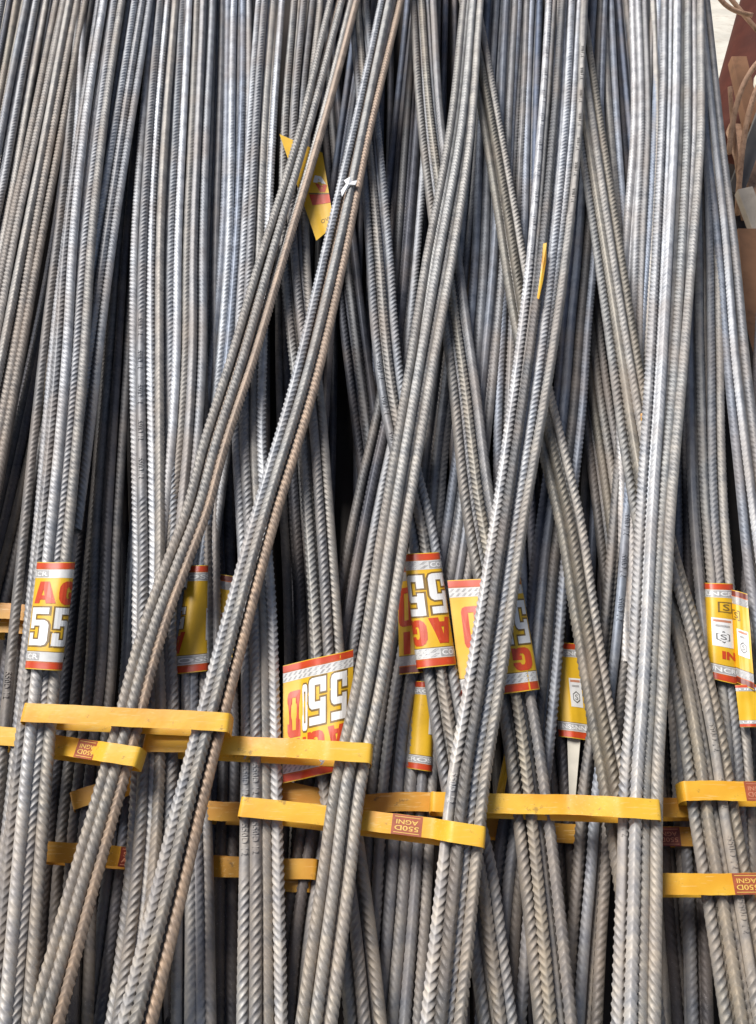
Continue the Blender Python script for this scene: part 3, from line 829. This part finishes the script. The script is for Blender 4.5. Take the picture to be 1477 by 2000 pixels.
letter(sh, 'A', .64, .86, .62, .82, M_RED, r, flip=True, off=.05)

# 4: tight sleeve near the centre, with the flap behind its left side
r, sh = paper_label('D', [(789, 1082), (859, 1078), (814, 1306), (892, 1298)], sleeve_prof(HU, 1.42),
    'tightly rolled upside-down sleeve with white 55 above red A and G, near the centre', strokes=8, word='CON', wordspan=(.60, .98), flip=False, seed=5)
letter(sh, '5', .08, .47, .205, .565, M_WHITE, r, flip=True, off=.05, outline=M_OUT)
letter(sh, '5', .53, .90, .195, .555, M_WHITE, r, flip=True, off=.05, outline=M_OUT)
letter(sh, 'G', .06, .44, .60, .82, M_RED, r, flip=True, off=.05)
letter(sh, 'A', .47, .88, .59, .81, M_RED, r, flip=True, off=.05)
r, sh = paper_label('D2', [(772, 1108), (838, 1092), (776, 1318), (845, 1312)], smooth_prof([(0, .06, 9.3), (.5, .5, 9.6), (1, 1, 9.9)]),
    'flat paper flap with red D and I sticking out left of the tightly rolled sleeve', dark_edges=True, strokes=7, seed=6)
letter(sh, 'D', .02, .52, .22, .58, M_RED, r, flip=True, off=.05)
letter(sh, 'I', .16, .38, .63, .83, M_RED, r, flip=True, off=.06)

# 5: the wide label behind the bright marked bundle
r, sh = paper_label('E', [(874, 1134), (1018, 1126), (902, 1366), (1056, 1346)],
    smooth_prof([(0, 0, 10.5), (.30, .32, 11.0), (.45, .48, 11.55), (.6, .62, 11.7), (.85, .88, 11.6), (.98, 1.0, 10.7), (1.1, .98, 9.9)]),
    'wide upside-down yellow label behind the bright marked bundle, red D left, white 5 right', strokes=14, seed=7, crumple=.06)
letter(sh, 'D', .12, .36, .24, .60, M_RED, r, flip=True, off=.05)
letter(sh, '0', .38, .54, .24, .60, M_WHITE, r, flip=True, off=.03, outline=M_OUT)
letter(sh, '5', .56, .74, .22, .60, M_WHITE, r, flip=True, off=.05, outline=M_OUT)
letter(sh, '5', .79, .965, .22, .60, M_WHITE, r, flip=True, off=.05, outline=M_OUT)
letter(sh, 'I', .17, .25, .64, .83, M_RED, r, flip=True, off=.06)
letter(sh, 'N', .28, .48, .64, .83, M_RED, r, flip=True, off=.05)
letter(sh, 'G', .69, .93, .635, .83, M_RED, r, flip=True, off=.05)

# 6: sleeve at right with the white panels, and its flap
r, sh = paper_label('F', [(1376, 1138), (1433, 1140), (1384, 1324), (1442, 1338)], sleeve_prof(8.0, 1.45),
    'yellow sleeve at right with a square mark and white panel, bars beside it', strokes=3, word='UNCRO', wordspan=(.18, .98), seed=8)
square_mark(sh, r, .46, .78, .20, .31); info_box(sh, r, .30, .78, .37, .66)
letter(sh, 'INS', .50, .98, .70, .78, M_RED, r, off=.05)
r, sh = paper_label('F2', [(1424, 1150), (1460, 1160), (1436, 1332), (1474, 1348)], smooth_prof([(0, 0, 8.6), (.3, .3, 9.5), (1, 1, 9.9)]),
    'flat yellow flap with a small white panel, right of the sleeve that reads INS', dark_edges=True, strokes=6, seed=9)
square_mark(sh, r, .10, .50, .22, .33); info_box(sh, r, .28, .88, .42, .70)

# 7: the sleeve low behind the crossing
r, sh = paper_label('G', [(812, 1330), (850, 1332), (794, 1500), (846, 1508)], sleeve_prof(8.0, 1.35),
    'plain yellow sleeve low in the pile, below the tightly rolled sleeve', strokes=4, word='CROSSI', wordspan=(.05, .98), seed=10)
info_box(sh, r, .66, .95, .30, .60)

# 8: dim paper with hexagon panel
r, sh = paper_label('H', [(1074, 1253), (1132, 1257), (1092, 1438), (1150, 1446)], smooth_prof([(0, 0, 6.3), (.15, .14, 6.9), (.5, .5, 7.1), (1, 1, 6.7)]),
    'shaded yellow paper with a hexagon panel behind the dusty olive crossing bundle', strokes=4, word='INSSNN', wordspan=(.10, .95), seed=11)
info_box(sh, r, .52, .92, .38, .68)
o = Sheet([(1108, 1440), (1134, 1442), (1112, 1560), (1124, 1560)], smooth_prof([(0, 0, 6.5), (1, 1, 6.6)]))
g, F = grid(6, 8); P = o.at(g[:, 0], g[:, 1], 0)
ob = meshobj('paper_strip', P, F, M_PAPER_BACK, None, True, origin=P[20]); tag(ob, 'blank cream paper strip hanging below the paper with the hexagon panel', 'paper strip')

# 9: other papers
r, sh = paper_label('I', [(1436, 1338), (1500, 1336), (1446, 1420), (1506, 1420)], smooth_prof([(0, 0, 9.5), (.4, .4, 9.7), (1, 1, 9.5)]),
    'dim orange paper at the right frame edge, lowest of the papers there', strokes=3, word='UNIN', wordspan=(.1, .9), seed=12)
r, sh = paper_label('J', [(722, 1322), (756, 1322), (716, 1448), (752, 1450)], smooth_prof([(0, 0, 6.6), (1, 1, 6.6)]),
    'sliver of paper with red print just right of the middle rope-ribbed bundle', bands=False, seed=13)
letter(sh, 'D', .05, .95, .30, .55, M_DKRED, r, flip=True, off=.05); letter(sh, 'I', .2, .8, .60, .86, M_DKRED, r, flip=True, off=.05)
r, sh = paper_label('K', [(546, 262), (630, 298), (618, 470), (653, 440)], smooth_prof([(0, 0, 11.3), (.5, .5, 11.2), (1, 1, 11.3)]),
    'tilted yellow tag with red band, caught behind the left crossing bundle near the top', bands=False, seed=14, crumple=.02)
sheet_part('red_stripe', sh, .3, 1., .59, .70, M_RED, r, .0003); sheet_part('dark_line', sh, .3, 1., .572, .588, M_OUT, r, .0003, nv=2)
letter(sh, 'A', .55, .95, .36, .45, M_WHITE, r, off=.05); letter(sh, 'A', .60, .98, .46, .56, M_RED, r, flip=True, off=.05)
letter(sh, 'OVC', .45, .95, .86, .90, M_OUT, r, off=.01)
r, sh = paper_label('L', [(986, 1468), (1000, 1468), (968, 1556), (984, 1556)], smooth_prof([(0, 0, 9.2), (1, 1, 9.2)]),
    'thin yellow paper edge right of the bright marked bundle, above the long band', bands=False, seed=15)

# ------------------------------------------------------------------ strapping bands
def strap(pts, label, left=True, right=True, in_shade=False, width=.0200, R_=1.12, sag=0., group='yellow plastic bands round the bundles'):
    px = np.array([p[0] for p in pts], float); py = np.array([p[1] for p in pts], float); ph = np.array([p[2] for p in pts], float)
    P = unproj(px, py, ph)
    d = P[-1] - P[0]; d -= N0 * (d @ N0); d /= np.linalg.norm(d)
    Wv = np.cross(N0, d); 
    if Wv @ T0 < 0: Wv = -Wv                      # up the slope
    # resample the front with rounded corners
    seg = np.linalg.norm(np.diff(P, axis=0), axis=1); s = np.concatenate([[0], np.cumsum(seg)])
    sq = np.linspace(0, s[-1], 60)
    Q = np.stack([np.interp(sq, s, P[:, i]) for i in range(3)], -1)
    hq = Q @ N0
    kern = np.hanning(5); kern /= kern.sum()
    hs_ = np.convolve(np.pad(hq, 2, mode='edge'), kern, 'valid')
    Q = Q + N0 * (hs_ - hq)[:, None]
    tw = (.10 * np.sin(sq / .05 + px[0]) + .06 * np.sin(sq / .017 + py[0])) * .006
    Q = Q + N0 * tw[:, None]
    rad = R_ * D
    path = []
    def cap(E, sgn):
        out = []
        for q in np.linspace(0, math.pi, 13)[1:-1]:
            cq, sq_ = math.cos(q), math.sin(q)
            out.append(E - N0 * rad * (1 - math.copysign(abs(cq) ** .5, cq)) + d * sgn * rad * .42 * abs(sq_) ** .6)
        return out
    EL, ER = Q[0], Q[-1]
    full = list(Q)
    if right: full += cap(ER, 1)
    full += [ER - N0 * 2 * rad, EL - N0 * 2 * rad]
    if left: full += cap(EL, -1)[::-1]
    full = np.array(full); n = len(full)
    C = full.mean(0)
    nxt = np.roll(full, -1, 0) - np.roll(full, 1, 0)
    tn = nxt / (np.linalg.norm(nxt, axis=1)[:, None] + 1e-9)
    on = np.cross(Wv, tn); on /= np.linalg.norm(on, axis=1)[:, None] + 1e-9
    if on[30] @ N0 < 0: on = -on
    th = .00035
    ed = (.00012 * np.sin(np.arange(n) * .9 + px[0]) + .0003 * np.sin(np.arange(n) * .17))[:, None] * Wv
    full = full + ed
    rows = [full + Wv * width / 2, full + Wv * width / 2 + on * th, full - Wv * width / 2 + on * th, full - Wv * width / 2]
    # two middle lines let the band bulge a little
    rows = [rows[0], rows[1], full + Wv * width / 6 + on * (th + .00018), full - Wv * width / 6 + on * (th + .00018), rows[2], rows[3]]
    V = np.stack(rows, 1).reshape(-1, 3); k = 6
    F = []
    for i in range(n):
        j = (i + 1) % n
        for q in range(k):
            q2 = (q + 1) % k
            F.append((i*k+q, j*k+q, j*k+q2, i*k+q2))
    root = thing('strapping_band', (EL + ER) / 2, label, 'band', group)
    o_ = meshobj('band_loop', V, F, M_STRAP_SHADE if in_shade else M_STRAP, root, False)
    md = o_.modifiers.new('weld', 'EDGE_SPLIT') if False else None
    for p in o_.data.polygons: p.use_smooth = True
    o_.data.set_sharp_from_angle(angle=R(40))
    root['_len'] = float(s[-1])
    def onband(u, w, e):
        """point on the band's face: u pixel x along the photo, w -1..1 across"""
        x = np.interp(u, np.linspace(0, 1, 60), np.arange(60))
        Pq = np.stack([np.interp(x, np.arange(60), Q[:, i]) for i in range(3)], -1)
        return Pq + Wv * (w * width / 2)[:, None] + N0 * (th + .0003 + e)
    return root, onband, (px[0], px[-1])


def patch(st, x0, x1, l1, l2, flip, m=None, mt=None):
    root, f, (xa, xb) = st
    u0, u1 = (x0 - xa) / (xb - xa), (x1 - xa) / (xb - xa)
    g, F = grid(8, 4)
    meshobj('red_patch', f(u0 + (u1 - u0) * g[:, 0], .98 - 1.96 * g[:, 1], 0.), F, m or M_PATCH, root)
    mt = mt or M_PATCHTXT
    for (txt, y0, y1, wd) in ((l1, .50, .06, .72), (l2, -.08, -.56, .80)):
        V, F = glyph(txt, .012)[:2]; V, F = cut_u(V, F, 6)
        x, y = V[:, 0], 1 - V[:, 1]
        if flip: x, y = 1 - x, 1 - y
        uu = u0 + (u1 - u0) * (.5 + wd * (x - .5)); ww = y0 + (y1 - y0) * y
        meshobj('lettering', f(uu, ww, .00018), F, mt, root)
    for (ya, yb, xa_, xb_) in ((.80, .74, .08, .92), (-.74, -.80, .08, .92)):
        g2, F2 = grid(6, 2)
        meshobj('printed_line', f(u0 + (u1 - u0) * (xa_ + (xb_ - xa_) * g2[:, 0]), ya + (yb - ya) * g2[:, 1], .00018), F2, mt, root)


TOPB, MIDB = 14.5, 11.85     # just above the front layer / just above the upper layer
strap([(52, 1392, TOPB), (240, 1400, TOPB), (438, 1410, TOPB)], 'bright flat band topmost at left, spanning three front bundles')
st = strap([(-40, 1434, 11.0), (44, 1441, 11.0), (102, 1452, 11.3), (175, 1465, 12.9), (205, 1469, TOPB), (262, 1477, TOPB)], 'band with a red square patch, running off the left edge below the topmost band', left=False)
patch(st, 141, 186, 'AGNI', '550D', True)
strap([(288, 1450, MIDB), (370, 1452, MIDB), (470, 1456, 11.9), (560, 1461, 12.7), (640, 1466, TOPB), (716, 1470, TOPB)], 'pale yellow band crossing the bottom of the label with the red D')
st = strap([(477, 1576, MIDB), (560, 1585, MIDB), (640, 1593, 11.8), (705, 1601, 11.8), (850, 1619, 12.8), (878, 1624, TOPB), (900, 1627, TOPB), (938, 1633, TOPB)], 'long band with a red patch under the middle rope-ribbed bundle, centre of the frame')
patch(st, 757, 814, 'AGNI', '550D', True)
strap([(852, 1566, MIDB), (890, 1567, 11.75), (960, 1569, 11.75), (1110, 1571, 12.3), (1210, 1577, TOPB), (1281, 1581, TOPB)], 'brightest yellow band joining the bright marked bundle to the white right bundle')
st = strap([(1345, 1545, MIDB), (1400, 1544, MIDB), (1477, 1546, MIDB), (1530, 1548, MIDB)], 'orange band over the dusty lower right bundle, running off the right edge')
patch(st, 1455, 1500, 'AGNI', '550D', True, None, M_PATCHTXT2)
st = strap([(1278, 1727, 11.5), (1340, 1727, MIDB), (1480, 1726, MIDB), (1540, 1727, MIDB)], 'lowest band at right, with a faded pink patch at the frame edge')
patch(st, 1432, 1486, 'AGNI', '550D', True, M_PATCH, M_PATCHTXT)
strap([(1270, 1577, 9.2), (1345, 1577, 9.2), (1380, 1576, 9.2)], 'dark orange piece of band between the white bundle and the dusty right one', in_shade=True, right=False)
st = strap([(930, 1614, 6.85), (1000, 1620, 6.85), (1110, 1628, 6.85), (1300, 1634, 6.85), (1454, 1634, 8.0)], 'shaded back band low at right with a dark red patch', in_shade=True)
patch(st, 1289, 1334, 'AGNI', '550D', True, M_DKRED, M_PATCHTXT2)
strap([(538, 1540, 9.3), (600, 1554, 9.3), (710, 1570, 9.35), (790, 1566, 9.35), (846, 1566, 9.35)], 'dim orange back band glimpsed above the long centre band', in_shade=True)
st = strap([(82, 1663, 9.1), (200, 1670, 9.1), (232, 1673, 7.6), (262, 1676, 6.9), (420, 1693, 6.9), (548, 1697, 9.25), (610, 1697, 9.25)], 'lowest dark orange band at left with an upright dark red patch', in_shade=True)
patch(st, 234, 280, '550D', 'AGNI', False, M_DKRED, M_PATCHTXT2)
strap([(552, 1728, 8.6), (596, 1728, 8.6)], 'short folded end of band below the lowest left band', in_shade=True, width=.014)
strap([(148, 1562, 9.05), (200, 1545, 9.05), (272, 1512, 9.05)], 'shaded band on the dark bundle behind the left crossing bars', in_shade=True)
strap([(395, 1583, 8.4), (480, 1586, 8.4)], 'short orange band piece left of the straight upright bundle', in_shade=True)
strap([(-60, 1190, 8.6), (0, 1192, 8.6), (48, 1196, 8.6)], 'brownish band at the far left edge, beside the sleeve reading AG', in_shade=True, left=False)
strap([(-60, 1216, 7.6), (44, 1222, 7.6)], 'dim brown band at the far left edge under another band', in_shade=True, left=False)

# ------------------------------------------------------------------ small scraps
def scrap(name, pts, h, m, label, cat, th=.0006, wav=.0012):
    """small torn sheet: outline in the pile's own plane, with a curl"""
    P = unproj([p[0] for p in pts], [p[1] for p in pts], [h + .12 * math.sin(i * 2.1) for i in range(len(pts))])
    c0 = P.mean(0) + N0 * wav
    n = len(P); V = [c0] + list(P) + [c0 - N0 * th] + list(P - N0 * th)
    F = [(0, 1 + i, 1 + (i + 1) % n) for i in range(n)] + [(n + 1, n + 2 + (i + 1) % n, n + 2 + i) for i in range(n)]
    F += [(1 + i, n + 2 + i, n + 2 + (i + 1) % n, 1 + (i + 1) % n) for i in range(n)]
    o = meshobj(name, V, F, m, None, False, origin=c0); tag(o, label, cat); return o

scrap('plastic_scrap', [(672, 352), (684, 345), (688, 354), (698, 352), (694, 361), (684, 362), (676, 372), (668, 384), (666, 372), (676, 359)], 14.3, M_PLASTIC,
      'torn bit of white plastic tied on the second crossing bundle near the top', 'plastic scrap')
scrap('yellow_scrap', [(1061, 476), (1068, 474), (1067, 510), (1061, 548), (1053, 584), (1049, 582), (1055, 540), (1059, 505)], 14.5, M_STRAP,
      'thin yellow sliver of band stuck between bars of the bright marked bundle', 'band scrap')
scrap('orange_scrap', [(1251, 808), (1256, 806), (1262, 812), (1261, 824), (1255, 829), (1252, 820)], 12.0, M_STRAP_SHADE,
      'tiny orange scrap left of the white bundle, halfway up', 'band scrap')

# ------------------------------------------------------------------ scrap yard beyond the pile, upper right
def ground_at(px, py, z=0.):
    d = FW + ((px - W0 / 2) / FPX) * RT + ((H0 / 2 - py) / FPX) * UPV
    return CAM + d * ((z - CAM[2]) / d[2])

def ray_at(px, py, dist):
    d = FW + ((px - W0 / 2) / FPX) * RT + ((H0 / 2 - py) / FPX) * UPV
    return CAM + d * dist

def tube(name, P, r, m, label=None, cat=None, parent=None, na=10):
    P = np.array(P, float); n = len(P)
    T = np.gradient(P, axis=0); T /= np.linalg.norm(T, axis=1)[:, None]
    up = np.array([.3, .5, .81]); A = np.cross(T, up); A /= np.linalg.norm(A, axis=1)[:, None]; B = np.cross(T, A)
    q = np.linspace(0, 2 * math.pi, na, endpoint=False)
    V = (P[:, None] + r * (np.cos(q)[None, :, None] * A[:, None] + np.sin(q)[None, :, None] * B[:, None])).reshape(-1, 3)
    F = [(i*na+j, i*na+(j+1) % na, (i+1)*na+(j+1) % na, (i+1)*na+j) for i in range(n-1) for j in range(na)]
    F += [tuple(range(na))[::-1], tuple((n-1)*na + j for j in range(na))]
    o = meshobj(name, V, F, m, parent, True, origin=None if parent else P[0])
    if label: tag(o, label, cat)
    return o

def bez(p, n=24):
    p = [np.array(v, float) for v in p]; t = np.linspace(0, 1, n)[:, None]
    return (1-t)**3*p[0] + 3*(1-t)**2*t*p[1] + 3*(1-t)*t*t*p[2] + t**3*p[3]

# big red-oxide pipe-like column section leaning behind the pile
a_ = ray_at(1592, -220, 2.45); b_ = ray_at(1456, 330, 2.10)
tube('steel_pipe', [a_ + (b_ - a_) * k for k in np.linspace(0, 1.0, 20)], .118, M_RUSTBEAM, 'dark red-brown steel pipe leaning behind the pile, top right corner', 'pipe', na=40)
for (q, lab) in (((( 1560, 70), (1462, 110), (1436, 170), (1424, 300)), 'outer curved rusty rod in the top right scrap'),
                 (((1570, 90), (1478, 125), (1452, 190), (1440, 420)), 'inner curved rusty rod in the top right scrap')):
    tube('bent_rod', bez([ray_at(x, y, 1.78) for x, y in q]), .0058, M_RUSTROD, lab, 'bent rod', na=10)
quad_box('flat_bar', (ray_at(1438, 372, 1.80) + ray_at(1500, 200, 1.85)) / 2, (ray_at(1500, 200, 1.85) - ray_at(1432, 385, 1.80)) / 2, RT * .016 + UPV * -.004, FW * .006, M_GREYSTEEL, None, .001)
tag(bpy.context.scene.objects['flat_bar'], 'dark grey flat bar slanting up at the right edge', 'flat bar')
quad_box('timber_plank', (ray_at(1480, 560, 1.72) + ray_at(1540, 250, 2.0)) / 2, (ray_at(1540, 250, 2.0) - ray_at(1446, 640, 1.72)) / 2, RT * .032, UPV * .006 + FW * .012, M_TAN, None, .002)
tag(bpy.context.scene.objects['timber_plank'], 'tan plank lying along the right edge below the grey flat bar', 'plank')
quad_box('timber_plank', (ray_at(1462, 480, 1.62) + ray_at(1500, 900, 1.30)) / 2, (ray_at(1500, 900, 1.30) - ray_at(1456, 420, 1.64)) / 2, RT * .022, FW * .012, M_TAN, None, .002)
tag(bpy.context.scene.objects['timber_plank.001'], 'narrow brown plank beside the outermost bundle at right', 'plank')

def slab(px0, px1, d0, d1, w, t_, m, name, label, cat):
    a, b_ = ray_at(*px0, d0), ray_at(*px1, d1)
    ax = (b_ - a) / 2; ay = np.cross(ax, FW); ay = ay / np.linalg.norm(ay) * w
    az = np.cross(ax, ay); az = az / np.linalg.norm(az) * t_
    o = quad_box(name, (a + b_) / 2, ax, ay, az, m, None, .002); tag(o, label, cat)
slab((1440, 118), (1470, 250), 1.98, 1.90, .018, .012, M_TAN, 'timber_offcut', 'tan offcut block behind the bent rods, top right', 'offcut')
slab((1480, 150), (1470, 285), 2.02, 1.95, .007, .006, M_PAPER_BACK, 'pale_strip', 'thin pale strip at the right edge behind the bent rods', 'strip')
slab((1446, 250), (1500, 420), 1.95, 1.80, .030, .012, M_RUSTROD, 'timber_offcut', 'reddish brown offcut between the bent rods and the grey flat bar', 'offcut')
slab((1452, 372), (1500, 500), 1.74, 1.70, .016, .010, M_STONE, 'pale_slab', 'pale chipped slab at the right edge beneath the tan plank', 'slab')
slab((1440, 330), (1486, 690), 1.95, 1.62, .090, .010, M_GAP_SHADE, 'timber_plank', 'dark board standing in for the shade under the planks at the right edge', 'plank')  # dark sheet painted in place of the shade between the planks
for k, (p, lab) in enumerate(((((1426, 170), (1431, 250), (1441, 330), (1452, 430)), 'thin tan rod beside the outermost bundle, top right'),
               (((1396, -20), (1412, 10), (1426, 22), (1470, 30)), 'thin orange-brown rod across the sunlit ground, top right corner'),
               (((1400, -40), (1424, -6), (1440, 14), (1480, 60)), 'second thin rod lying behind the dark red pipe'),
               (((1438, 560), (1452, 470), (1458, 420), (1470, 360)), 'short ribbed rod end between the planks at right'))):
    tube('bent_rod', bez([ray_at(x, y, 1.80 + .02 * k) for x, y in p]), .0048, M_RUSTROD, lab, 'bent rod', na=10)
